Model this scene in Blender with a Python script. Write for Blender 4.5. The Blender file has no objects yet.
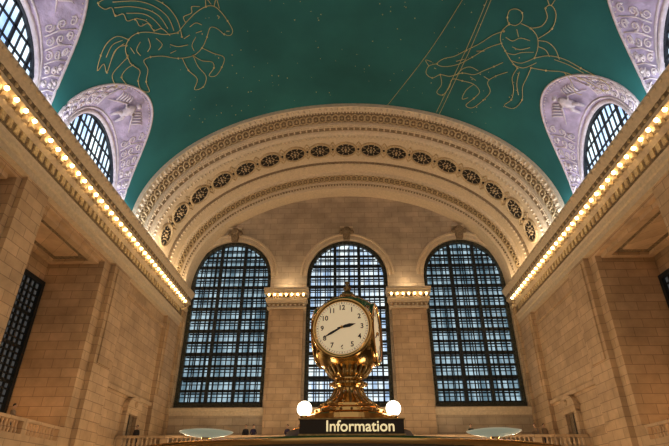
import bpy, math, random
from mathutils import Vector, Matrix
from mathutils.geometry import tessellate_polygon
import bmesh
random.seed(4)
S=bpy.context.scene
S.view_settings.view_transform='Standard'
pi=math.pi
# ------------------------------------------------------------ materials
def newmat(name):
    m=bpy.data.materials.new(name); m.use_nodes=True
    nt=m.node_tree; b=nt.nodes['Principled BSDF']
    return m,nt,b
def simple(name,col,rough=.6,metal=0,emis=None,es=0,bump=0,bscale=3,var=0,spec=None,bd=.15):
    m,nt,b=newmat(name)
    b.inputs['Base Color'].default_value=(*col,1)
    b.inputs['Roughness'].default_value=rough
    b.inputs['Metallic'].default_value=metal
    if spec is not None: b.inputs['Specular IOR Level'].default_value=spec
    if emis:
        b.inputs['Emission Color'].default_value=(*emis,1)
        b.inputs['Emission Strength'].default_value=es
    if bump or var:
        tc=nt.nodes.new('ShaderNodeTexCoord')
        n=nt.nodes.new('ShaderNodeTexNoise'); n.inputs['Scale'].default_value=bscale; n.inputs['Detail'].default_value=5
        nt.links.new(tc.outputs['Object'],n.inputs['Vector'])
        if bump:
            bp=nt.nodes.new('ShaderNodeBump'); bp.inputs['Strength'].default_value=bump; bp.inputs['Distance'].default_value=bd
            nt.links.new(n.outputs['Fac'],bp.inputs['Height']); nt.links.new(bp.outputs['Normal'],b.inputs['Normal'])
        if var:
            cr=nt.nodes.new('ShaderNodeValToRGB')
            cr.color_ramp.elements[0].position=.3; cr.color_ramp.elements[1].position=.7
            cr.color_ramp.elements[0].color=(*[c*(1-var) for c in col],1)
            cr.color_ramp.elements[1].color=(*[min(1,c*(1+var)) for c in col],1)
            nt.links.new(n.outputs['Fac'],cr.inputs['Fac']); nt.links.new(cr.outputs['Color'],b.inputs['Base Color'])
    return m
def stone(name,c1,c2,cm,bw=1.5,rh=.62,mortar=.02):
    m,nt,b=newmat(name)
    tc=nt.nodes.new('ShaderNodeTexCoord'); sp=nt.nodes.new('ShaderNodeSeparateXYZ')
    nt.links.new(tc.outputs['Object'],sp.inputs[0])
    ad=nt.nodes.new('ShaderNodeMath'); ad.operation='ADD'
    nt.links.new(sp.outputs['X'],ad.inputs[0]); nt.links.new(sp.outputs['Y'],ad.inputs[1])
    cb=nt.nodes.new('ShaderNodeCombineXYZ')
    nt.links.new(ad.outputs[0],cb.inputs['X']); nt.links.new(sp.outputs['Z'],cb.inputs['Y'])
    br=nt.nodes.new('ShaderNodeTexBrick')
    br.inputs['Color1'].default_value=(*c1,1); br.inputs['Color2'].default_value=(*c2,1); br.inputs['Mortar'].default_value=(*cm,1)
    br.inputs['Scale'].default_value=1; br.inputs['Mortar Size'].default_value=mortar
    br.inputs['Brick Width'].default_value=bw; br.inputs['Row Height'].default_value=rh
    br.inputs['Mortar Smooth'].default_value=.3
    nt.links.new(cb.outputs[0],br.inputs['Vector'])
    n=nt.nodes.new('ShaderNodeTexNoise'); n.inputs['Scale'].default_value=.55; n.inputs['Detail'].default_value=9; n.inputs['Roughness'].default_value=.62
    nt.links.new(tc.outputs['Object'],n.inputs['Vector'])
    mr=nt.nodes.new('ShaderNodeMapRange'); mr.inputs['From Min'].default_value=.25; mr.inputs['From Max'].default_value=.75; mr.inputs['To Min'].default_value=.66; mr.inputs['To Max'].default_value=1.22
    nt.links.new(n.outputs['Fac'],mr.inputs['Value'])
    mx=nt.nodes.new('ShaderNodeVectorMath'); mx.operation='SCALE'
    nt.links.new(br.outputs['Color'],mx.inputs[0]); nt.links.new(mr.outputs[0],mx.inputs['Scale'])
    nt.links.new(mx.outputs[0],b.inputs['Base Color'])
    b.inputs['Roughness'].default_value=.6
    bp=nt.nodes.new('ShaderNodeBump'); bp.inputs['Strength'].default_value=.5; bp.inputs['Distance'].default_value=.04; bp.invert=True
    nt.links.new(br.outputs['Fac'],bp.inputs['Height']); nt.links.new(bp.outputs['Normal'],b.inputs['Normal'])
    return m
M_stone=stone('limestone_blocks',(.60,.42,.26),(.49,.335,.20),(.27,.18,.11))
M_tymp=stone('tympanum_stone',(.52,.42,.31),(.44,.35,.255),(.27,.21,.155),1.6,.7)
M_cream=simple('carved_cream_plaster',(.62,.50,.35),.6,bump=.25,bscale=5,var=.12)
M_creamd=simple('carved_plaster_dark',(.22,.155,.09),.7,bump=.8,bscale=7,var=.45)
M_orn=simple('gilded_ornament',(.50,.37,.21),.55,bump=.4,bscale=8,var=.3)
M_shell=simple('lunette_plaster_purple_lit',(.46,.39,.54),.75,bump=.7,bscale=1.1,var=.35,bd=.3)  # cream plaster with some of the purple light put into its colour
M_relief=simple('lunette_relief_plaster',(.66,.58,.60),.7,bump=.3,bscale=4,var=.15)
M_teal=simple('painted_zodiac_ceiling',(.023,.132,.132),.85,var=.26,bscale=.16,spec=.2)
M_gold=simple('gold_leaf_glow',(.52,.42,.19),.6,emis=(.75,.6,.22),es=.03)  # gold is no lamp; faint emission painted in to lift the figures
M_bronze=simple('dark_bronze',(.022,.028,.034),.5,.5)
M_bronze2=simple('patinated_bronze_frame',(.055,.06,.05),.5,.5,bump=.6,bscale=9,var=.5)
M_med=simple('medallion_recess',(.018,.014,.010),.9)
M_floor=simple('marble_floor',(.5,.42,.33),.25,var=.1,bscale=1)
M_brass=simple('polished_brass',(.78,.49,.19),.17,1.0,bump=.02,bscale=8)
M_brass_d=simple('aged_brass',(.36,.24,.10),.38,1.0,bump=.5,bscale=30,var=.4,bd=.02)
M_roof=simple('booth_roof_metal',(.08,.055,.035),.5,.3)
M_opal=simple('opal_clock_glass',(.72,.56,.34),.3,emis=(1.0,.76,.45),es=.44)
M_black=simple('black_enamel',(.008,.008,.008),.4)
M_signbox=simple('sign_dark_bronze',(.03,.018,.01),.4,.4)
M_globe=simple('lit_globe_glass',(1,.95,.85),.3,emis=(1,.86,.62),es=5)
M_bulb=simple('warm_bulb',(1,.8,.5),.3,emis=(1,.66,.27),es=15)
M_letter=simple('lit_letters',(1,.88,.55),.4,emis=(1,.80,.42),es=.75)
M_dish=simple('opal_dish',(.6,.6,.48),.3,emis=(.85,.9,.65),es=.22)
M_pglass=simple('dim_glass',(.05,.06,.07),.15,emis=(.35,.35,.35),es=.12)
def glowglass(name,ca,cb,strength,sx=.35,sz=.12,p0=.35,p1=.65):
    m,nt,b=newmat(name)
    b.inputs['Base Color'].default_value=(.1,.14,.17,1); b.inputs['Roughness'].default_value=.4
    tc=nt.nodes.new('ShaderNodeTexCoord'); mp=nt.nodes.new('ShaderNodeMapping'); mp.inputs['Scale'].default_value=(sx,sx,sz)
    nt.links.new(tc.outputs['Object'],mp.inputs[0])
    n=nt.nodes.new('ShaderNodeTexNoise'); n.inputs['Scale'].default_value=1; n.inputs['Detail'].default_value=3
    nt.links.new(mp.outputs[0],n.inputs['Vector'])
    cr=nt.nodes.new('ShaderNodeValToRGB'); cr.color_ramp.elements[0].position=p0; cr.color_ramp.elements[1].position=p1
    cr.color_ramp.elements[0].color=(*ca,1); cr.color_ramp.elements[1].color=(*cb,1)
    nt.links.new(n.outputs['Fac'],cr.inputs['Fac']); nt.links.new(cr.outputs['Color'],b.inputs['Emission Color'])
    b.inputs['Emission Strength'].default_value=strength
    return m
M_wg=glowglass('daylit_window_glass',(.11,.20,.26),(.44,.61,.70),1.0,1.5,.35,.38,.64)
M_wgc=glowglass('daylit_window_glass_bright',(.32,.48,.72),(.90,1.0,1.0),1.15,1.5,.35,.38,.62)
M_lg=glowglass('clerestory_glass',(.30,.50,.85),(.85,.97,1.0),1.5,.4,.4)

# ------------------------------------------------------------ mesh builder
class MB:
    def __init__(s): s.v=[];s.f=[];s.m=[];s.s=[]
    def geo(s,vs,fs,mat=0,smooth=False,mx=None):
        o=len(s.v)
        s.v+= [tuple(mx@Vector(v)) if mx else tuple(v) for v in vs]
        for f in fs: s.f.append([i+o for i in f]); s.m.append(mat); s.s.append(smooth)
    def box(s,x0,x1,y0,y1,z0,z1,mat=0,mx=None):
        vs=[(x,y,z) for x in(x0,x1) for y in(y0,y1) for z in(z0,z1)]
        s.geo(vs,[(0,1,3,2),(4,6,7,5),(0,4,5,1),(2,3,7,6),(0,2,6,4),(1,5,7,3)],mat,False,mx)
    def lathe(s,prof,c=(0,0,0),seg=32,mat=0,smooth=True,mx=None):
        vs=[];fs=[];n=seg
        for r,z in prof:
            for i in range(n):
                a=2*pi*i/seg; vs.append((c[0]+r*math.cos(a),c[1]+r*math.sin(a),c[2]+z))
        for j in range(len(prof)-1):
            for i in range(seg):
                k=(i+1)%n
                fs.append((j*n+i,j*n+k,(j+1)*n+k,(j+1)*n+i))
        s.geo(vs,fs,mat,smooth,mx)
    def ball(s,c,r,mat=0,seg=12,sc=(1,1,1),mx=None):
        rg=max(4,seg//2); vs=[(c[0],c[1],c[2]-r*sc[2])];fs=[]
        for j in range(1,rg):
            t=pi*j/rg
            for i in range(seg):
                a=2*pi*i/seg; vs.append((c[0]+r*sc[0]*math.sin(t)*math.cos(a),c[1]+r*sc[1]*math.sin(t)*math.sin(a),c[2]-r*sc[2]*math.cos(t)))
        vs.append((c[0],c[1],c[2]+r*sc[2])); L=len(vs)-1
        for i in range(seg):
            k=(i+1)%seg
            fs.append((0,1+k,1+i))
            for j in range(rg-2): fs.append((1+j*seg+i,1+j*seg+k,1+(j+1)*seg+k,1+(j+1)*seg+i))
            fs.append((L,1+(rg-2)*seg+i,1+(rg-2)*seg+k))
        s.geo(vs,fs,mat,True,mx)
    def tube(s,pts,r,mat=0,sides=6,closed=False,mx=None):
        pts=[Vector(p) for p in pts]; n=len(pts); vs=[];fs=[]
        rs=r if isinstance(r,(list,tuple)) else [r]*n
        for i,p in enumerate(pts):
            if closed: t=pts[(i+1)%n]-pts[i-1]
            else: t=pts[min(i+1,n-1)]-pts[max(i-1,0)]
            if t.length<1e-9: t=Vector((0,0,1))
            t.normalize(); up=Vector((0,0,1)) if abs(t.z)<.95 else Vector((1,0,0))
            a=t.cross(up).normalized(); b=t.cross(a)
            for k in range(sides):
                q=2*pi*k/sides; vs.append(p+(a*math.cos(q)+b*math.sin(q))*rs[i])
        m=n if closed else n-1
        for i in range(m):
            j=(i+1)%n
            for k in range(sides):
                l=(k+1)%sides; fs.append((i*sides+k,i*sides+l,j*sides+l,j*sides+k))
        if not closed: fs.append(tuple(range(sides))[::-1]); fs.append(tuple((n-1)*sides+k for k in range(sides)))
        s.geo(vs,fs,mat,True,mx)
    def plate(s,outer,holes,fn,t0,t1,mat=0):
        loops=[outer]+holes
        tri=tessellate_polygon([[Vector((u,v,0)) for u,v in l] for l in loops])
        flat=[p for l in loops for p in l]; n=len(flat)
        vs=[fn(u,v,t0) for u,v in flat]+[fn(u,v,t1) for u,v in flat]
        fs=[tuple(t) for t in tri]+[tuple(i+n for i in t) for t in tri]
        o=0
        for l in loops:
            for i in range(len(l)):
                j=(i+1)%len(l); fs.append((o+i,o+j,n+o+j,n+o+i))
            o+=len(l)
        s.geo(vs,fs,mat)
    def obj(s,name,mats,parent=None,loc=None):
        me=bpy.data.meshes.new(name); me.from_pydata(s.v,[],s.f)
        for m in mats: me.materials.append(m)
        for p,mi,sm in zip(me.polygons,s.m,s.s): p.material_index=mi; p.use_smooth=sm
        me.update(); o=bpy.data.objects.new(name,me); S.collection.objects.link(o)
        if parent: o.parent=parent
        if loc: o.location=loc
        return o
def empty(name,loc=(0,0,0),rz=0):
    e=bpy.data.objects.new(name,None); e.location=loc; e.rotation_euler=(0,0,rz); S.collection.objects.link(e); return e

# ------------------------------------------------------------ hall dimensions
A,B,ZS=18.3,12.6,22.0
YE=51.4; YA=36.0; YB=-22.0
LUN=[28.9,17.6,6.3,-5.0]; LW,LH=5.2,6.9
OPEN=[(25.4-11.3*k,33.7-11.3*k) for k in range(4)]
WX=[-13.05,0,13.05]; WR=4.5; WSP=23.35; WSILL=9.4

# floor
mb=MB(); mb.box(-23,23,YB,53,-.3,0,0); mb.obj('floor',[M_floor])

# ceiling vault
def lh(y):
    for c in LUN:
        u=(y-c)/LW
        if abs(u)<1: return LH*math.sqrt(1-u*u)
    return 0
ys=[YB]
for c in sorted(LUN):
    ys.append(c-LW-.001)
    ys+= [c-LW*math.cos(pi*i/40) for i in range(41)]
    ys.append(c+LW+.001)
ys.append(YA+.1); ys=sorted(set(ys))
NP=72; vs=[];fs=[]
for y in ys:
    p0=math.asin(min(1,lh(y)/B))
    for i in range(NP+1):
        p=p0+(pi-2*p0)*i/NP
        vs.append((-A*math.cos(p),y,ZS+B*math.sin(p)))
for j in range(len(ys)-1):
    for i in range(NP):
        a=j*(NP+1)+i; fs.append((a,a+1,a+NP+2,a+NP+1))
mb=MB(); mb.geo(vs,fs,0,True); mb.obj('ceiling',[M_teal])

# end barrel arch
prof=[(35.9,-.15),(36.0,.30),(36.7,.34),(36.85,.12),(37.2,.10),(37.3,-.05),(38.7,-.05),(38.8,.18),(39.2,.2),(39.3,.02),(39.9,0),(40.0,.15),(40.3,.3),(40.7,.3),(40.8,.05),
(41.1,0),(44.9,0),(45.2,.05),(45.3,.3),(45.6,.3),(45.7,.12),(47.1,.12),(47.2,.35),(47.5,.35),(47.6,.15),(49.0,.15),(49.1,.45),(49.5,.45),(49.6,.75),(50.2,.8),(51.6,.8)]
N=96; vs=[];fs=[]
for (y,o) in prof:
    for i in range(N+1):
        p=pi*i/N; vs.append((-(A-o)*math.cos(p),y,ZS+(B-o)*math.sin(p)))
mb=MB()
mb.geo(vs,[(j*(N+1)+i,(j+1)*(N+1)+i,(j+1)*(N+1)+i+1,j*(N+1)+i+1) for j in range(len(prof)-1) for i in range(N) if True],0)
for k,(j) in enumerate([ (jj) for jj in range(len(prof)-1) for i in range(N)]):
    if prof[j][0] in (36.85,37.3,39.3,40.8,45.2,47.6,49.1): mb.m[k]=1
def archpts(n,o,m=0.0):
    P=[];K=2000;L=[0]
    for i in range(K+1):
        p=pi*i/K; P.append((-(A-o)*math.cos(p),ZS+(B-o)*math.sin(p),p))
        if i: L.append(L[-1]+math.hypot(P[i][0]-P[i-1][0],P[i][1]-P[i-1][1]))
    out=[];j=0
    for k in range(n):
        t=m+(L[-1]-2*m)*(k+.5)/n
        while L[j]<t: j+=1
        x,z,p=P[j]; nrm=Vector((-(math.cos(p))/(A),0,math.sin(p)/(B))).normalized()
        out.append((Vector((x,0,z)),-nrm))
    return out
def frame(pos,n,y):
    yv=Vector((0,1,0)); xv=yv.cross(n).normalized()
    return Matrix(((xv.x,0,n.x,pos.x),(xv.y,1,n.y,y),(xv.z,0,n.z,pos.z),(0,0,0,1)))
for (y,o,n,r,sc) in [(37.02,.12,170,.10,(1,1,1)),(39.0,.2,200,.10,(1,1,1)),(40.5,.3,110,.16,(.8,1.3,1)),(45.45,.3,110,.16,(.8,1.2,1)),(47.35,.35,180,.10,(1,1,1)),(49.3,.45,140,.12,(.8,1.3,1)),(36.4,.32,90,.17,(.9,1.6,.8)),(39.6,.0,80,.14,(.7,1.6,.8))]:
    for pos,nn in archpts(n,o): mb.ball((0,0,0),r,0,6,sc,mx=frame(pos,nn,y))
for (y,o,n) in [(38.0,-.05,76),(48.3,.15,76)]:
    for k,(pos,nn) in enumerate(archpts(n,o)):
        mx=frame(pos,nn,y)
        mb.tube([(.36*math.cos(2*pi*q/12),.52*math.sin(2*pi*q/12),.08+.03*math.cos(4*pi*q/12)) for q in range(12)],.085,2,4,True,mx)
        mb.ball((0,0,.06),.14,2,6,mx=mx)
mb.obj('trim_arch',[M_cream,M_creamd,M_orn])
# medallions
mb=MB()
pts=archpts(17,0,1.0)
for pos,nn in pts:
    mx=frame(pos,nn,43.0)
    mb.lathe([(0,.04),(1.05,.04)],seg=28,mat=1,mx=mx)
    mb.lathe([(1.05,.02),(1.06,.2),(1.13,.24),(1.24,.16),(1.26,0)],seg=28,mat=0,mx=mx)
    for k in range(8):
        a=2*pi*k/8; mb.ball((.42*math.cos(a),.42*math.sin(a),.08),.11,0,6,(1,1,.8),mx)
        a+=pi/8; mb.tube([(.62*math.cos(a),.62*math.sin(a),.08),(.92*math.cos(a),.92*math.sin(a),.1)],[.03,.05],0,4,mx=mx)
    mb.ball((0,0,.1),.17,0,8,mx=mx)
for k in range(1,17):
    pos=(pts[k-1][0]+pts[k][0])/2; nn=(pts[k-1][1]+pts[k][1]).normalized()
    mx=frame(pos-nn*.12,nn,43.0)
    for s_ in(-1,1): mb.ball((0,s_*.5,.1),.2,0,8,(.6,1.3,.5),mx)
    mb.lathe([(.34,.02),(.38,.16),(.44,.02)],seg=12,mat=0,mx=mx); mb.ball((0,0,.1),.2,1,8,(.8,.8,.5),mx)
    for s_ in (-1,1): mb.tube([(s_*.1,0,.1),(s_*.4,.45,.1),(s_*.15,.95,.1),(0,1.25,.1)],.07,0,5,mx=mx); mb.tube([(s_*.1,0,.1),(s_*.4,-.45,.1),(s_*.15,-.95,.1),(0,-1.25,.1)],.07,0,5,mx=mx)
mb.obj('arch_medallion_band',[M_orn,M_med])

# end wall with arched openings
def archloop(cx,r,z0,zs,n=28):
    return [(cx-r,z0),(cx+r,z0)]+[(cx+r*math.cos(pi*i/n),zs+r*math.sin(pi*i/n)) for i in range(n+1)]
outer=[(-19.2,0),(19.2,0),(19.2,ZS)]+[((A+.3)*math.cos(pi*i/48),ZS+(B+.3)*math.sin(pi*i/48)) for i in range(49)]+[(-19.2,ZS)]
mb=MB(); mb.plate(outer,[archloop(c,WR,WSILL,WSP) for c in WX],lambda u,v,t:(u,t,v),YE,YE+1.3,0)
mb.obj('wall_end',[M_tymp])
mb=MB()
def pier(x0,x1):
    mb.box(x0+.05,x1-.05,YE-.55,YE,4.9,20.0,0)
    mb.box(x0+.35,x1-.35,YE-.68,YE-.5,9.6,19.0,0)
    mb.box(x0-.1,x1+.1,YE-.75,YE,4.9,5.6,1)
    for (d,za,zb) in [(.65,19.3,19.5),(.8,19.9,20.1),(1.1,20.1,20.35),(1.35,20.75,21.1),(1.5,21.1,21.35)]:
        mb.box(x0-d*.35,x1+d*.35,YE-d-.2,YE,za,zb,1)
    mb.box(x0,x1,YE-1.0,YE,20.3,20.8,2)
    n=int((x1-x0)/.42)
    for i in range(n+1): mb.box(x0+i*(x1-x0)/n-.1,x0+i*(x1-x0)/n+.1,YE-1.4,YE-1.1,20.38,20.7,1)
    for i in range(n+1): mb.ball((x0+i*(x1-x0)/n,YE-.8,19.7),.14,1,6)
for a,b in[(-8.4,-4.7),(4.7,8.4),(-18.25,-17.65),(17.65,18.25)]: pier(a,b)
mb.box(-18.2,18.2,YE-.3,YE,8.95,9.3,1); mb.box(-18.2,18.2,YE-.18,YE,8.6,8.95,1)
mb.obj('trim_end_pilasters',[M_stone,M_cream,M_creamd])
mb=MB()
for a,b in[(-8.4,-4.7),(4.7,8.4),(-18.0,-17.7),(17.7,18.0)]:
    n=max(1,int((b-a)/.6))
    for i in range(n+1): mb.ball((a+(b-a)*i/n,YE-1.45,20.62),.12,0,8)
mb.obj('cornice_light_bulbs',[M_bulb])
mb=MB()
for cx in WX:
    pr=[(WR-.02,.02),(WR,-.12),(WR+.2,-.14),(WR+.25,-.05),(WR+.5,-.06),(WR+.55,-.22),(WR+.75,-.22),(WR+.8,0.02)]
    n=36; v=[]
    for r,y in pr:
        for i in range(n+1): a=pi*i/n; v.append((cx+r*math.cos(a),YE+y,WSP+r*math.sin(a)))
    mb.geo(v,[(j*(n+1)+i,j*(n+1)+i+1,(j+1)*(n+1)+i+1,(j+1)*(n+1)+i) for j in range(len(pr)-1) for i in range(n)],0)
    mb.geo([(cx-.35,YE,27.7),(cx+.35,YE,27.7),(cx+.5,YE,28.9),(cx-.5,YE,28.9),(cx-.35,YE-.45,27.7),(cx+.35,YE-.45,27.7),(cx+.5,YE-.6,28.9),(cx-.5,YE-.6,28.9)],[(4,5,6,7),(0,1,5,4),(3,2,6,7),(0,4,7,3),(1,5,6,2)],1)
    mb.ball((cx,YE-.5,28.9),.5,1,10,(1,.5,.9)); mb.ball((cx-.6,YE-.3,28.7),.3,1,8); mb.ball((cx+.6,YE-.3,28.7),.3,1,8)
    mb.box(cx-.75,cx+.75,YE-.5,YE,29.2,29.4,0)
mb.obj('trim_window_archivolts',[M_cream,M_creamd])
# windows
def bigwin(idx,cx,mglass):
    mb=MB()
    mb.plate(archloop(cx,WR+.02,WSILL,WSP),[],lambda u,v,t:(u,t,v),YE+1.1,YE+1.2,0)
    mb.plate(archloop(cx,WR-.01,WSILL+.01,WSP),[archloop(cx,WR-.42,WSILL+.45,WSP)],lambda u,v,t:(u,t,v),YE+.35,YE+.75,1)
    for i in range(34):
        z=WSILL+.4+i*.42
        if z<WSP:
            for s_ in(-1,1): mb.ball((cx+s_*(WR-.21),YE+.34,z),.11,1,6)
    for i in range(33):
        a=pi*i/32; mb.ball((cx+(WR-.21)*math.cos(a),YE+.34,WSP+(WR-.21)*math.sin(a)),.11,1,6)
    R=WR-.42
    def top(x): return WSP+math.sqrt(max(0,R*R-(x-cx)**2))
    nc=15
    for i in range(1,nc):
        x=cx-R+2*R*i/nc; big=i%5==0; w=.17 if big else .06
        mb.box(x-w,x+w,YE+.45-(.15 if big else 0),YE+.6,WSILL+.4,top(x),2)
    def half(z): return R if z<WSP else math.sqrt(max(0,R*R-(z-WSP)**2))
    z=WSILL+.4; k=0
    while z<WSP+R-.3:
        h=half(z); w=.13 if k%2==0 else .035
        if k%4==0: w=.19
        mb.box(cx-h,cx+h,YE+.45,YE+.6,z-w,z+w,2); z+=.62; k+=1
    for i in range(1,8):
        x=cx-R+2*R*(i-.37)/7; mb.box(x-.05,x+.05,YE+.98,YE+1.09,WSILL+.4,top(x)-.1,2)
    for i in range(1,15):
        z=WSILL+.2+i*1.24; h=half(z); mb.box(cx-h,cx+h,YE+.85,YE+1.09,z-.06,z+.06,2)
    mb.obj('window_%d'%idx,[mglass,M_bronze2,M_bronze])
bigwin(1,WX[0],M_wg); bigwin(2,WX[1],M_wgc); bigwin(3,WX[2],M_wg)

# side walls, entablatures, recesses
for side,nm in((-1,'left'),(1,'right')):
    mb=MB()
    mb.plate([(YB,0),(YE,0),(YE,ZS),(YB,ZS)],[[(a,4.5),(b,4.5),(b,17.2),(a,17.2)] for a,b in OPEN],lambda u,v,t:(side*t,u,v),A,A+1.2,0)
    mb.box(*sorted((side*22.6,side*23.0)),YB,38,0,19,0)
    edges=[YB]+[e for ab in sorted(OPEN) for e in ab]+[38]
    for k in range(0,len(edges),2): mb.box(*sorted((side*19.5,side*22.6)),edges[k],edges[k+1],0,17.6,0)
    mb.box(*sorted((side*19.5,side*22.6)),YB,38,17.2,17.6,1)
    mb.box(*sorted((side*19.5,side*22.6)),YB,38,0,4.5,1)
    for a,b in OPEN:
        xs=sorted((side*18.6,side*22.3))
        for (x0,x1,y0,y1) in [(xs[0],xs[0]+.5,a+.3,b-.3),(xs[1]-.5,xs[1],a+.3,b-.3),(xs[0]+.5,xs[1]-.5,a+.3,a+.8),(xs[0]+.5,xs[1]-.5,b-.8,b-.3)]:
            mb.box(x0,x1,y0,y1,16.9,17.2,1)
        mb.box(xs[0]+.5,xs[1]-.5,a+.8,b-.8,17.1,17.2,2)
        mb.box(xs[0]+1.0,xs[1]-1.0,a+1.5,b-1.5,17.0,17.2,1)
    mb.obj('wall_'+nm,[M_stone,M_stone,M_creamd])
    mb=MB()
    def P(x0,x1,y0,y1,z0,z1,m=0): mb.box(*sorted((side*(A-x0),side*(A-x1))),y0,y1,z0,z1,m)
    for (y0,y1) in [(34.7,37.6),(47.2,50.6)]: P(.0,.4,y0,y1,0,17.9)
    for (y0,y1) in [(35.1,37.2),(47.6,50.2)]: P(.4,.52,y0,y1,10.0,17.2)
    for (y0,y1) in [(a-2.6,a-.4) for a,b in OPEN[:3]]: P(0,.3,y0,y1,0,17.9)
    P(0,.25,37.6,47.2,8.9,9.2); P(0,.18,37.6,47.2,16.3,16.6)
    mb.obj('trim_pilasters_'+nm,[M_stone])
    pr=[(0,17.5),(.42,17.5),(.42,17.9),(.54,17.95),(.54,18.3),(.62,18.45),(.44,18.6),(.4,19.4),(.5,19.6),(.58,19.75),(.62,20.0),(1.1,20.05),(1.12,20.3),(1.12,20.65),(1.3,20.9),(1.45,21.2),(1.45,21.3),(.9,21.4),(0,21.45)]
    mb=MB(); vs=[]
    for y in(YB,YE-.01):
        for p,z in pr: vs.append((side*(A-p),y,z))
    n=len(pr); mb.geo(vs,[(i,i+1,n+i+1,n+i) for i in range(n-1)],0)
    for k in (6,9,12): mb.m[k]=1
    y=YB+.3
    while y<YE-1.6:
        P(.5,.85,y,y+.26,19.70,19.98)
        P(.42,.52,y-.05,y+.3,18.8,19.3,2)
        mb.ball((side*(A-1.14),y+.1,20.48),.15,2,6,(.6,1,1.1))
        mb.ball((side*(A-1.42),y+.1,21.12),.12,0,6,(.8,1.2,1))
        y+=.62
    mb.obj('trim_cornice_'+nm,[M_cream,M_creamd,M_orn])
    mb=MB(); y=YB+.4
    while y<YE-1.5:
        mb.ball((side*(A-1.02),y,19.93),.135,0,8)
        mb.lathe([(.16,.1),(.16,.03),(.06,0)],(side*(A-1.02),y,20.0),8,1)
        y+=.85
    mb.obj('cornice_light_bulbs',[M_bulb,M_brass_d])
    for k,(a,b) in enumerate(OPEN[:3]):
        mb=MB(); c=(a+b)/2
        def W(x,y0,y1,z0,z1,m): mb.box(*sorted((side*(22.58-x),side*22.6)),y0,y1,z0,z1,m)
        y0,y1=c-2.9,c+3.7; z0,z1=6.0,15.2
        W(.03,y0,y1,z0,z1,0)
        W(.3,y0-.3,y0,z0-.3,z1+.3,1);W(.3,y1,y1+.3,z0-.3,z1+.3,1);W(.3,y0,y1,z1,z1+.3,1);W(.3,y0,y1,z0-.3,z0,1)
        for i in range(1,12): yy=y0+(y1-y0)*i/12; w=.12 if i%4==0 else .05; W(.18,yy-w,yy+w,z0,z1,1)
        for i in range(1,20): zz=z0+(z1-z0)*i/20; w=.12 if i%5==0 else .05; W(.16,y0,y1,zz-w,zz+w,1)
        mb.obj('window_%d'%(10+k+(3 if side>0 else 0)),[M_pglass,M_bronze])
    for k,(a,b) in enumerate(OPEN[:3]):
        mb=MB(); x=side*18.5
        mb.box(x-.22,x+.22,a,b,5.35,5.52,0); mb.box(x-.2,x+.2,a,b,4.5,4.68,0)
        for yy in (a+.25,(a+b)/2,b-.25): mb.box(x-.2,x+.2,yy-.24,yy+.24,4.68,5.36,0)
        yy=a+.7
        while yy<b-.6:
            if abs(yy-(a+b)/2)>.35: mb.lathe([(.07,0),(.07,.08),(.11,.22),(.05,.45),(.08,.6),(.08,.67)],(x,yy,4.68),8,0)
            yy+=.32
        mb.obj('balustrade',[M_stone])
    # lunettes
    for k,c in enumerate(LUN):
        mb=MB(); n=40; m=8; vs=[]
        def LP(al,t,lift=0):
            h=LH*math.sin(al); y1=c+LW*math.cos(al); x1=A*math.cos(math.asin(min(1,h/B))); z1=ZS+h
            y0=c+4.05*math.cos(al); z0=ZS-.6+5.3*math.sin(al); x0=18.55
            x=x0+(x1-x0)*t; y=y0+(y1-y0)*t; z=z0+(z1-z0)*t
            bulge=.25*math.sin(pi*t)-lift
            return (side*x,y+bulge*math.cos(al),z+bulge*math.sin(al))
        for j in range(m+1):
            for i in range(n+1): vs.append(LP(pi*i/n,j/m))
        mb.geo(vs,[(j*(n+1)+i,j*(n+1)+i+1,(j+1)*(n+1)+i+1,(j+1)*(n+1)+i) for j in range(m) for i in range(n)],0,True)
        mb.tube([LP(pi*i/n,1.0) for i in range(n+1)],.09,1,6)
        mb.tube([LP(pi*i/n,.03,.05) for i in range(n+1)],.18,1,6)
        mb.tube([LP(pi*i/n,.13,.05) for i in range(n+1)],.08,1,6)
        for i in range(1,60): mb.ball(LP(pi*i/60,.93,.03),.065,1,5)
        for al in (.2,.36,.52,.68,.84,1.0,pi-.2,pi-.36,pi-.52,pi-.68,pi-.84,pi-1.0):
            for tc_ in (.3,.54,.78):
                ph=tc_*9+al*5
                mb.tube([LP(al+.055*math.cos(q*.9+ph)*(1-q/13),tc_+.10*math.sin(q*.9+ph)*(1-q/13),.05) for q in range(11)],[.075-.004*q for q in range(11)],1,5)
                if (int(tc_*100)+int(al*10))%2: mb.ball(LP(al,tc_,.07),.13,1,6)
            mb.tube([LP(al-.09,.2,.03),LP(al-.06,.5,.05),LP(al-.09,.88,.03)],.05,1,5)
        # central seated figure with drapery and laurel branches
        mb.tube([LP(pi/2,.35,.15),LP(pi/2,.5,.35),LP(pi/2+.02,.64,.4),LP(pi/2+.01,.72,.35)],[.22,.33,.28,.12],1,8)
        mb.ball(LP(pi/2,.79,.38),.19,1,10,(1,1,1.15))
        for sg in(-1,1):
            mb.tube([LP(pi/2+sg*.03,.66,.35),LP(pi/2+sg*.09,.56,.4),LP(pi/2+sg*.15,.60,.3)],[.11,.09,.06],1,6)
            mb.tube([LP(pi/2+sg*.02,.45,.35),LP(pi/2+sg*.08,.38,.4),LP(pi/2+sg*.09,.22,.2)],[.16,.14,.08],1,6)
            for q in range(5):
                mb.tube([LP(pi/2+sg*(.12+.045*q),.62-.03*q,.12),LP(pi/2+sg*(.15+.05*q),.72,.12),LP(pi/2+sg*(.19+.05*q),.76,.05)],[.07,.07,.02],1,5)
            mb.tube([LP(pi/2+sg*.12,.60,.2),LP(pi/2+sg*.25,.50,.15),LP(pi/2+sg*.42,.42,.1)],[.09,.07,.03],1,5)
        mb.obj('lunette',[M_shell,M_relief])
        mb=MB()
        lp=[(c+4.1*math.cos(pi*i/28),ZS-.6+5.35*math.sin(pi*i/28)) for i in range(29)]
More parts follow.
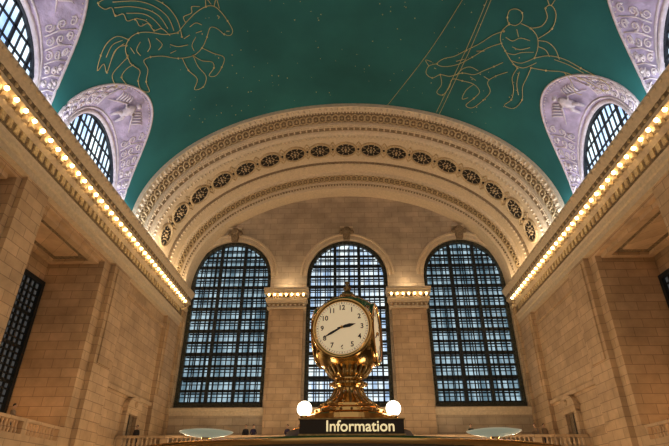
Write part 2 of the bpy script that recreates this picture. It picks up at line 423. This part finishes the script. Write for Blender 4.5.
        mb.plate(lp,[],lambda u,v,t:(side*t,u,v),18.95,19.05,0)
        for i in range(1,14):
            y=c-4.05+8.1*i/14; h=5.3*math.sqrt(max(0,1-((y-c)/4.05)**2)); w=.11 if i%3==0 else .04
            mb.box(*sorted((side*18.7,side*18.8)),y-w,y+w,ZS-.6,ZS-.6+h,1)
        for i in range(0,5):
            z=1.24*i; hw=4.05*math.sqrt(max(0,1-(z/5.3)**2)); w=.07
            mb.box(*sorted((side*18.7,side*18.78)),c-hw,c+hw,ZS-.6+z-w,ZS-.6+z+w,1)
        mb.tube([(side*18.7,c+4.05*math.cos(pi*i/28),ZS-.6+5.3*math.sin(pi*i/28)) for i in range(29)],.22,1,6)
        mb.obj('window_%d'%(20+k+(4 if side>0 else 0)),[M_lg,M_bronze])
    mb=MB(); 
    def Dd(x,y0,y1,z0,z1,m): mb.box(*sorted((side*A,side*(A-x))),y0,y1,z0,z1,m)
    yc=43.3
    Dd(.05,yc-.9,yc+.9,4.9,7.6,1); 
    for s_ in(-1,1): Dd(.35,yc+s_*1.15-.25,yc+s_*1.15+.25,4.9,7.7,0)
    Dd(.4,yc-1.4,yc+1.4,7.6,7.95,0); Dd(.5,yc-1.6,yc+1.6,7.95,8.1,0)
    n=12; v=[(side*(A-x),yc+1.5*math.cos(pi*i/n),8.1+.85*math.sin(pi*i/n)) for x in(0,.45) for i in range(n+1)]
    mb.geo(v,[(i,i+1,n+2+i,n+1+i) for i in range(n)]+[tuple(range(n+1,2*n+2))],0)
    mb.ball((side*(A-.45),yc,8.4),.25,0,8)
    mb.box(*sorted((side*(A-.05),side*(A-.09))),yc-.04,yc+.04,4.9,7.6,2)
    mb.obj('door_%d'%(1 if side<0 else 2),[M_stone,M_creamd,M_bronze])

# far balcony
BZ=4.9
mb=MB(); mb.box(-18.2,18.2,41.3,YE,0,BZ-.25,0); mb.box(-18.25,18.25,41.1,YE,BZ-.25,BZ,1); mb.obj('balcony',[M_stone,M_cream])
mb=MB()
mb.box(-18.2,18.2,41.35,41.8,5.66,5.82,0); mb.box(-18.2,18.2,41.38,41.77,BZ,BZ+.12,0)
x=-18
while x<18.1: mb.box(x-.28,x+.28,41.36,41.79,BZ+.12,5.66,0); x+=3.6
x=-17.5
while x<17.6:
    if abs(((x+18)%3.6))>.42 and abs(((x+18)%3.6)-3.6)>.42: mb.lathe([(.08,0),(.08,.06),(.13,.2),(.055,.42),(.09,.58),(.09,.65)],(x,41.57,BZ+.12),8,0)
    x+=.34
mb.obj('balustrade',[M_stone])

# ---------------------------------------------------------- constellations
# each figure is drawn in image pixels and mapped onto the vault by quadratics fitted to the camera view (plan x,y -> z of vault)
def vz(x): return ZS+B*math.sqrt(max(0,1-(x/A)**2))
MAP={'peg':((165,40),(-13.073,2.735,-1.049,0.335,0.026,-0.054),(24.799,1.812,3.783,-0.16,0.632,0.262)),
'per':((515,55),(12.951,2.841,0.95,-0.353,0.052,0.048),(27.0,-1.785,4.133,-0.205,-0.681,0.309)),
'lin':((440,50),(7.799,3.743,0.723,-0.233,0.32,0.068),(28.6,-1.041,4.945,-0.275,-0.427,0.497))}
peg=[[(178,32),(186,22),(196,12),(206,6),(214,6),(221,12),(227,20),(232,29),(230,34),(224,33),(216,27),(210,27),(207,36),(202,47),(193,55),(178,58),(162,56),(150,57)],
[(178,32),(165,34),(150,32),(138,33),(129,39),(125,49),(127,58)],
[(206,6),(206,-2),(211,4)],[(214,6),(216,-1),(219,8)],[(186,22),(184,16),(192,12),(192,6),(200,6)],[(217,15),(219,16),(218,18)],[(226,30),(229,30)],
[(202,47),(213,52),(224,56),(222,66),(216,75),(209,75),(214,67),(212,61),(202,60),(193,55)],
[(193,55),(198,66),(206,76),(203,87),(194,90),(197,79),(188,70),(182,58)],
[(127,56),(130,64),(139,71),(137,81),(140,90),(148,92),(145,82),(147,70),(143,61),(150,57)],
[(127,58),(119,66),(112,75),(116,85),(123,89),(126,85),(121,77),(126,69),(133,65)],
[(128,40),(117,37),(107,44),(101,56),(98,70),(104,64),(107,72),(112,58),(118,48),(126,46)],
[(122,41),(112,46),(106,58)],[(124,44),(115,51),(111,60)],
[(182,36),(178,20),(168,6),(152,-3),(132,-7),(112,-4),(97,4),(104,10),(111,8),(115,16),(123,14),(127,21),(135,19),(140,26),(148,23),(154,30),(162,28),(170,35)],
[(174,30),(168,16),(154,5),(136,0),(112,2)],[(168,28),(160,16),(148,9),(130,6),(114,8)],[(162,28),(153,18),(142,13),(126,13)],[(152,26),(145,20),(136,18)],
[(170,44),(178,46),(188,44)],[(140,42),(136,50),(140,56)],[(196,36),(192,44),(194,50)],
[(156,38),(162,44),(158,50)],[(148,38),(150,46),(147,52)],[(176,50),(170,53)],[(130,48),(134,54)],[(190,26),(196,22),(202,24)],[(196,32),(202,30)],[(184,38),(190,34)]]
per=[[(506,16),(508,9),(515,7),(521,11),(521,19),(515,24),(508,22),(506,16)],
[(508,23),(501,30),(500,40),(505,50),(511,60),(518,68)],[(520,22),(530,27),(537,36),(538,48),(535,58)],[(511,60),(522,63),(535,58)],[(513,64),(524,68),(537,63)],
[(503,30),(492,34),(480,42),(466,49),(454,55),(444,57),(437,62),(444,65),(458,63),(472,56),(487,47),(502,42)],
[(530,27),(541,25),(547,16),(545,6),(551,3),(556,13),(552,28),(538,38)],
[(535,58),(549,56),(565,60),(581,69),(596,77),(607,84),(601,88),(583,80),(565,73),(547,71),(532,68)],
[(518,68),(513,78),(515,90),(513,101),(506,107),(516,110),(524,101),(524,88),(528,78),(532,68)],
[(549,3),(546,-6)],[(551,3),(557,-6)],[(505,36),(512,40),(520,37),(530,40)],[(512,46),(520,49),(530,47)],
[(437,62),(429,64),(426,71),(432,76),(440,73),(450,75),(462,72),(474,74),(484,70),(494,66),(503,62)],
[(440,73),(441,83),(436,91),(442,94),(449,86),(452,78),(462,80),(474,84),(480,92),(474,99),(466,106),(473,109),(484,101),(491,92),(488,82),(496,76),(508,72)],
[(474,84),(466,90),(462,99),(468,98)],[(429,64),(426,58),(432,60)],[(434,66),(436,67)],[(456,74),(462,68),(470,66),(478,70)],
[(538,40),(548,42),(556,50),(560,60)],[(538,46),(546,50),(550,57)],[(565,73),(572,82),(576,92),(582,94)],[(555,60),(570,66),(584,74)],[(520,72),(518,84),(520,96)],
[(506,52),(514,54),(522,52),(534,52)],[(516,28),(518,36)],[(470,76),(476,80)],[(484,76),(490,80)],[(456,60),(464,58)],[(476,50),(484,50)]]
lines=[[(496,-10),(483,20),(470,50),(455,82),(440,115)],[(492,-10),(466,50),(437,113)],[(468,-10),(430,50),(386,106)]]
def cat(P,sub=4):
    out=[]; n=len(P)
    for i in range(n-1):
        p0=P[max(i-1,0)];p1=P[i];p2=P[i+1];p3=P[min(i+2,n-1)]
        for k in range(sub):
            t=k/sub
            out.append(tuple(.5*((2*p1[j])+(-p0[j]+p2[j])*t+(2*p0[j]-5*p1[j]+4*p2[j]-p3[j])*t*t+(-p0[j]+3*p1[j]-3*p2[j]+p3[j])*t**3) for j in range(2)))
    out.append(P[-1]); return out
def surf(x,y): return (x*.998,y,vz(x)-.04)
def place(kind,p):
    c,a,b=MAP[kind]; u=(p[0]-c[0])/50; v=(p[1]-c[1])/50
    q=(1,u,v,u*u,u*v,v*v)
    return surf(sum(i*j for i,j in zip(a,q)),sum(i*j for i,j in zip(b,q)))
mb=MB()
for nm,L in(('peg',peg),('per',per),('lin',lines)):
    for l in L:
        cc=cat(l)
        mb.tube([place(nm,p) for p in cc],.026 if nm!='lin' else .022,0,5)
        if nm!='lin' and len(l)>5:
            for p in l[::3]: mb.ball(place(nm,p),.08,0,6)
for i in range(380):
    x=random.uniform(-15,15); y=random.uniform(2,35)
    if min(abs(y-c) for c in LUN)<5.3 and abs(x)>14.0: continue
    mb.ball(surf(x,y),random.choice([.025,.035,.05]),0,5)
mb.obj('zodiac_constellations',[M_gold])

# ---------------------------------------------------------- information booth
mb=MB(); C=(0,6.5,0)
mb.lathe([(2.3,0),(2.3,.12),(2.22,.15),(2.22,.95),(2.42,1.0),(2.45,1.08),(2.2,1.12)],C,64,1)
mb.lathe([(2.15,1.12),(2.15,1.72)],C,64,3)
for i in range(16):
    a=2*pi*i/16; mb.lathe([(.04,1.12),(.04,1.75)],(2.17*math.cos(a),6.5+2.17*math.sin(a),0),8,0)
mb.lathe([(2.15,1.70),(2.3,1.72),(2.34,1.78),(2.34,1.84),(2.44,1.88)],C,96,2)
mb.lathe([(2.44,1.88),(2.5,1.89),(2.5,1.95)],C,96,2,smooth=False)
mb.lathe([(2.5,1.95),(2.53,1.98),(2.5,2.005)],C,96,0)
mb.lathe([(2.5,2.005),(2.3,2.015),(1.4,2.06),(.95,2.12),(.9,2.18),(.8,2.2),(.75,2.28)],C,64,2)
mb.obj('information_booth',[M_brass,M_stone,M_roof,M_pglass])
sg=empty('information_sign',(0,4.12,2.022))
mb=MB(); mb.box(-.38,.42,-.05,.03,.0,.104,0); mb.box(-.39,.43,-.06,.04,-.012,.0,1); mb.box(-.39,.43,-.06,.04,.104,.113,1)
mb.obj('sign_box',[M_signbox,M_brass_d],sg)
def text(body,size,mat,parent,loc,rot,ext=.004,name='text',bold=0):
    cu=bpy.data.curves.new(name,'FONT'); cu.body=body; cu.size=size; cu.extrude=ext; cu.offset=bold
    cu.align_x='CENTER'; cu.align_y='CENTER'; cu.materials.append(mat)
    o=bpy.data.objects.new(name,cu); o.location=loc; o.rotation_euler=rot; o.parent=parent; S.collection.objects.link(o); return o
text('Information',.112,M_letter,sg,(.085,-.058,.052),(pi/2,0,0),.004,'sign_lettering',.001)

# ---------------------------------------------------------- clock
ck=empty('brass_four_faced_clock',(0,6.5,3.485),math.radians(-11))
R=.53; D=.375; rf=math.sqrt(R*R-D*D)
bm=bmesh.new(); bmesh.ops.create_uvsphere(bm,u_segments=64,v_segments=40,radius=R)
for k in range(4):
    a=k*pi/2; n=Vector((math.cos(a),math.sin(a),0))
    g=bm.verts[:]+bm.edges[:]+bm.faces[:]
    bmesh.ops.bisect_plane(bm,geom=g,plane_co=n*D,plane_no=n,clear_outer=True)
me=bpy.data.meshes.new('case'); bm.to_mesh(me); bm.free(); me.materials.append(M_brass)
for p in me.polygons: p.use_smooth=True
o=bpy.data.objects.new('case',me); o.parent=ck; S.collection.objects.link(o)
mb=MB()
prof=[(.0,-.46),(.20,-.47),(.24,-.50),(.23,-.53),(.18,-.55),(.165,-.59),(.21,-.61),(.23,-.635),(.21,-.66),(.18,-.68),(.185,-.73),(.22,-.80),(.29,-.86),(.37,-.90)]
mb.lathe(prof,seg=48,mat=0)
for tier in ([(.37,-.90),(.385,-.905),(.39,-.935),(.375,-.945)],[(.375,-.945),(.43,-.95),(.46,-.965),(.465,-1.0),(.45,-1.01)],[(.45,-1.01),(.52,-1.02),(.54,-1.035),(.54,-1.09),(.52,-1.10)],[(.52,-1.10),(.62,-1.12),(.63,-1.16),(.70,-1.18),(.70,-1.23)]): mb.lathe(tier,seg=48,mat=0,smooth=False)
mb.lathe([(.0,.78),(.02,.77),(.035,.745),(.02,.72),(.03,.70),(.06,.675),(.03,.64),(.05,.62),(.095,.58),(.115,.535),(.095,.49),(.06,.48),(.11,.47),(.14,.44),(.24,.42),(.26,.40),(.28,.42)],seg=32,mat=1)
for i in range(24):
    a=2*pi*i/24; ca,sa=math.cos(a),math.sin(a)
    mb.tube([(.15*ca,.15*sa,-.56),(.235*ca,.235*sa,-.52),(.285*ca,.285*sa,-.455),(.30*ca,.30*sa,-.425)],[.016,.022,.020,.008],1,6)
    mb.tube([(.182*ca,.182*sa,-.69),(.188*ca,.188*sa,-.73),(.225*ca,.225*sa,-.80),(.295*ca,.295*sa,-.86),(.365*ca,.365*sa,-.897)],[.010,.014,.017,.018,.010],1 if i%2 else 0,6)
    mb.ball((.118*ca,.118*sa,.535),.014,0,6)
    mb.ball((.23*ca,.23*sa,-.635),.018,1,6)
    mb.ball((.468*ca,.468*sa,-.985),.016,1,6)
for k in range(4):
    a=k*pi/2+pi/4; ca,sa=math.cos(a),math.sin(a)
    for z in(-.27,-.2,.2,.27): rr=math.sqrt(R*R-z*z)+.002; mb.ball((rr*ca,rr*sa,z),.022,1,8)
    mb.tube([(.30*ca,.30*sa,.42),(.23*ca,.23*sa,.47),(.13*ca,.13*sa,.46)],[.015,.03,.02],1,6)
mb.obj('pedestal_and_finial',[M_brass,M_brass_d],ck)
for k in range(4):
    fe=empty('clock_face_%d'%(k+1),(0,0,0),k*pi/2); fe.parent=ck
    RX=Matrix.Translation((0,-D,0))@Matrix.Rotation(pi/2,4,'X')
    mb=MB()
    mb.lathe([(0,.006),(rf-.01,.006)],seg=56,mat=0,mx=RX)
    mb.lathe([(rf+.025,-.03),(rf+.03,.01),(rf+.005,.035),(rf-.015,.03),(rf-.03,.02),(rf-.035,.006)],seg=64,mat=1,mx=RX)
    mb.lathe([(.330,.0075),(.333,.0075)],seg=56,mat=2,mx=RX)
    mb.lathe([(.309,.0075),(.311,.0075)],seg=56,mat=2,mx=RX)
    for i in range(60):
        w=.0045 if i%5==0 else .0018
        mb.box(-w,w,.311,.330,.007,.009,2,RX@Matrix.Rotation(-i*pi/30,4,'Z'))
    for ang,L,w,zz in((243,.28,.010,.022),(79,.185,.015,.016)):
        m2=RX@Matrix.Rotation(-math.radians(ang),4,'Z')
        mb.geo([(-w*.6,-.06,zz),(w*.6,-.06,zz),(w*1.6,L*.55,zz),(0,L,zz),(-w*1.6,L*.55,zz),(-w*.6,-.06,zz+.003),(w*.6,-.06,zz+.003),(w*1.6,L*.55,zz+.003),(0,L,zz+.003),(-w*1.6,L*.55,zz+.003)],
         [(0,1,2,3,4),(5,6,7,8,9),(0,1,6,5),(1,2,7,6),(2,3,8,7),(3,4,9,8),(4,0,5,9)],2,False,m2)
    mb.ball((0,0,.02),.022,1,10,mx=RX)
    mb.obj('dial_%d'%(k+1),[M_opal,M_brass,M_black],fe)
    for h in range(1,13):
        a=h*pi/6; text(str(h),.088,M_black,fe,(.258*math.sin(a),-D-.009,.258*math.cos(a)),(pi/2,0,0),.001,'numeral_%d_%d'%(k+1,h),.002)
for sx in(-1,1):
    mb=MB(); x=.535*sx; y=6.3; z=2.535
    mb.ball((x,y,z),.09,0,24)
    mb.lathe([(.0,-.12),(.045,-.12),(.055,-.10),(.045,-.075)],(x,y,z),16,1)
    mb.lathe([(.03,-.12),(.02,-.16),(.035,-.18),(.06,-.2)],(x,y,z),12,1)
    mb.obj('globe_lamp',[M_globe,M_brass])
    mb=MB()
    mb.lathe([(0,-.05),(.1,-.05),(.26,-.02),(.34,.01),(.35,.02),(.26,.035),(0,.05)],(1.88*sx,7.0,2.335),28,0)
    mb.lathe([(.06,-.05),(.04,-.2),(.1,-.28)],(1.88*sx,7.0,2.335),12,1)
    mb.obj('uplight_dish',[M_dish,M_brass])

# ---------------------------------------------------------- people
M_skin=simple('skin',(.5,.3,.2),.6); M_trs=simple('dark_trousers',(.03,.035,.05),.8)
M_h=simple('dark_hair',(.02,.015,.01),.6)
def person(loc,rz,coat,hair,arm=0):
    J=[(0,0,.95),(0,0,1.15),(0,.01,1.36),(0,.01,1.48),(0,-.005,1.56),
       (.17,0,1.38),(.23,0,1.12),(.22,-.10,.90),(-.17,0,1.38),(-.23,0,1.12),(-.22,-.10,.90),
       (.10,0,.88),(.11,-.02,.50),(.11,.02,.09),(.12,-.15,.04),(-.10,0,.88),(-.11,-.02,.50),(-.11,.02,.09),(-.12,-.15,.04)]
    if arm: J[7]=(.17,-.26,1.15); J[10]=(-.17,-.26,1.13)
    E=[(0,1),(1,2),(2,3),(3,4),(2,5),(5,6),(6,7),(2,8),(8,9),(9,10),(0,11),(11,12),(12,13),(13,14),(0,15),(15,16),(16,17),(17,18)]
    Rr=[.14,.13,.14,.056,.055,.065,.05,.032,.065,.05,.032,.09,.066,.046,.04,.09,.066,.046,.04]
    V=list(J)
    for w,el in((7,6),(10,9)):
        d=(Vector(V[w])-Vector(V[el])).normalized(); sx=1 if V[w][0]>0 else -1
        palm=Vector(V[w])+d*.07; V.append(tuple(palm)); pm=len(V)-1; E.append((w,pm)); Rr.append(.034)
        side=Vector((1,0,0)) if arm else Vector((0,1,0))
        for (off,L) in ((-.03,.065),(-.01,.08),(.01,.075),(.03,.06)):
            V.append(tuple(palm+side*off+d*L*.6)); E.append((pm,len(V)-1)); Rr.append(.010)
            V.append(tuple(palm+side*off+d*L+Vector((-sx*.012,0,-.006)))); E.append((len(V)-2,len(V)-1)); Rr.append(.008)
        V.append(tuple(Vector(V[w])+d*.03+Vector((-sx*.05,-.02,0)))); E.append((w,len(V)-1)); Rr.append(.011)
    me=bpy.data.meshes.new('p'); me.from_pydata(V,E,[]); o=bpy.data.objects.new('p',me); S.collection.objects.link(o)
    md=o.modifiers.new('s','SKIN'); md.use_smooth_shade=True
    sb=o.modifiers.new('u','SUBSURF'); sb.levels=1
    for i,r in enumerate(Rr): me.skin_vertices[0].data[i].radius=(r*(1.2 if i in(1,2) else 1),r*(.8 if i<3 else 1))
    me.skin_vertices[0].data[0].use_root=True
    dg=bpy.context.evaluated_depsgraph_get(); m2=bpy.data.meshes.new_from_object(o.evaluated_get(dg))
    bpy.data.objects.remove(o)
    mb=MB()
    for p in m2.polygons:
        c=p.center
        if c.z>1.45: mi=2
        elif c.z<.9 and abs(c.x)<.2: mi=1
        elif (arm and c.y<-.27) or (not arm and c.z<.89): mi=2
        else: mi=0
        mb.f.append(list(p.vertices)); mb.m.append(mi); mb.s.append(True)
    mb.v=[tuple(v.co) for v in m2.vertices]
    # head: skull, jaw, nose, eyes, ears, mouth, hair
    mb.ball((0,0,1.665),.108,2,16,(.78,.92,1.12)); mb.ball((0,-.03,1.60),.07,2,12,(.85,.9,.8))
    mb.ball((0,-.103,1.65),.018,2,8,(.7,1,1.5)); mb.ball((0,-.09,1.605),.02,3,8,(1.2,.4,.3))
    for s_ in(-1,1):
        mb.ball((s_*.032,-.091,1.672),.011,3,8,(1.2,.6,.7)); mb.ball((s_*.086,.0,1.655),.024,2,8,(.4,.8,1.2))
    mb.ball((0,.022,1.70),.112,3,16,(.84,.92,.95))
    o=mb.obj('person',[coat,M_trs,M_skin,hair],loc=loc); o.rotation_euler=(0,0,rz)
cl=[simple('coat_%d'%i,c,.8) for i,c in enumerate([(.03,.03,.04),(.06,.05,.12),(.25,.18,.12),(.02,.05,.04)])]
for i,(x,y) in enumerate([(-8.2,42.1),(-7.6,42.2),(14.5,42.0),(9.6,42.2),(-17.0,42.3),(-4.9,42.2),(15.3,42.2)]):
    person((x,y,BZ),random.uniform(-.4,.4),cl[i%4],M_h,i%2)
person((-19.1,27.0,4.5),1.3,cl[1],M_h,1); person((-19.0,29.2,4.5),1.7,cl[2],M_h,1); person((19.0,31.5,4.5),-1.5,cl[0],M_h,1); person((19.0,30.6,4.5),-1.7,cl[3],M_h,0)

# ---------------------------------------------------------- lights
def area(name,loc,rot,sx,sy,e,col):
    l=bpy.data.lights.new(name,'AREA'); l.shape='RECTANGLE'; l.size=sx; l.size_y=sy; l.energy=e; l.color=col
    o=bpy.data.objects.new(name,l); o.location=loc; o.rotation_euler=rot; S.collection.objects.link(o)
def point(name,loc,e,col,r=.3):
    l=bpy.data.lights.new(name,'POINT'); l.energy=e; l.color=col; l.shadow_soft_size=r
    o=bpy.data.objects.new(name,l); o.location=loc; S.collection.objects.link(o)
warm=(1,.76,.47)
for s_ in(-1,1):
    area('cornice_uplight',(s_*17.5,12,21.6),(0,math.radians(180+s_*25),0),.5,60,1450,(.85,.93,1.0))
    area('arch_uplight',(s_*17.4,44.5,21.6),(0,math.radians(180+s_*25),0),.5,10,250,warm)
    for y,e in((12,520),(24,820),(36,950)): point('unseen_wall_fill',(s_*8,y,2.2),e,(1,.73,.43),.4)  # no fixtures: unseen fill points added low down to brighten the stonework
    point('pier_uplight',(s_*6.5,YE-1.3,21.9),150,warm,.2)
    for c in LUN: point('lunette_purple_light',(s_*17.3,c,22.3),62,(.42,.20,1),.15)
    for c in(29.5,18.2): point('gallery_lamp',(s_*20.8,c,5.2),190,(1,.56,.24),.3)
area('hidden_end_wall_fill',(0,47.2,5.2),(math.radians(180+20),0,0),30,.6,1200,warm)  # added light, hidden behind the balustrade, to brighten the end wall
w=bpy.data.worlds.new('world'); S.world=w; w.use_nodes=True
w.node_tree.nodes['Background'].inputs[0].default_value=(1,.85,.65,1); w.node_tree.nodes['Background'].inputs[1].default_value=.42
cam=bpy.data.cameras.new('camera'); cam.lens=26.64; cam.sensor_width=36; cam.clip_end=300
co=bpy.data.objects.new('camera',cam); co.location=(0,0,1.6); co.rotation_euler=(math.radians(119),0,math.radians(1.57)); S.collection.objects.link(co); S.camera=co
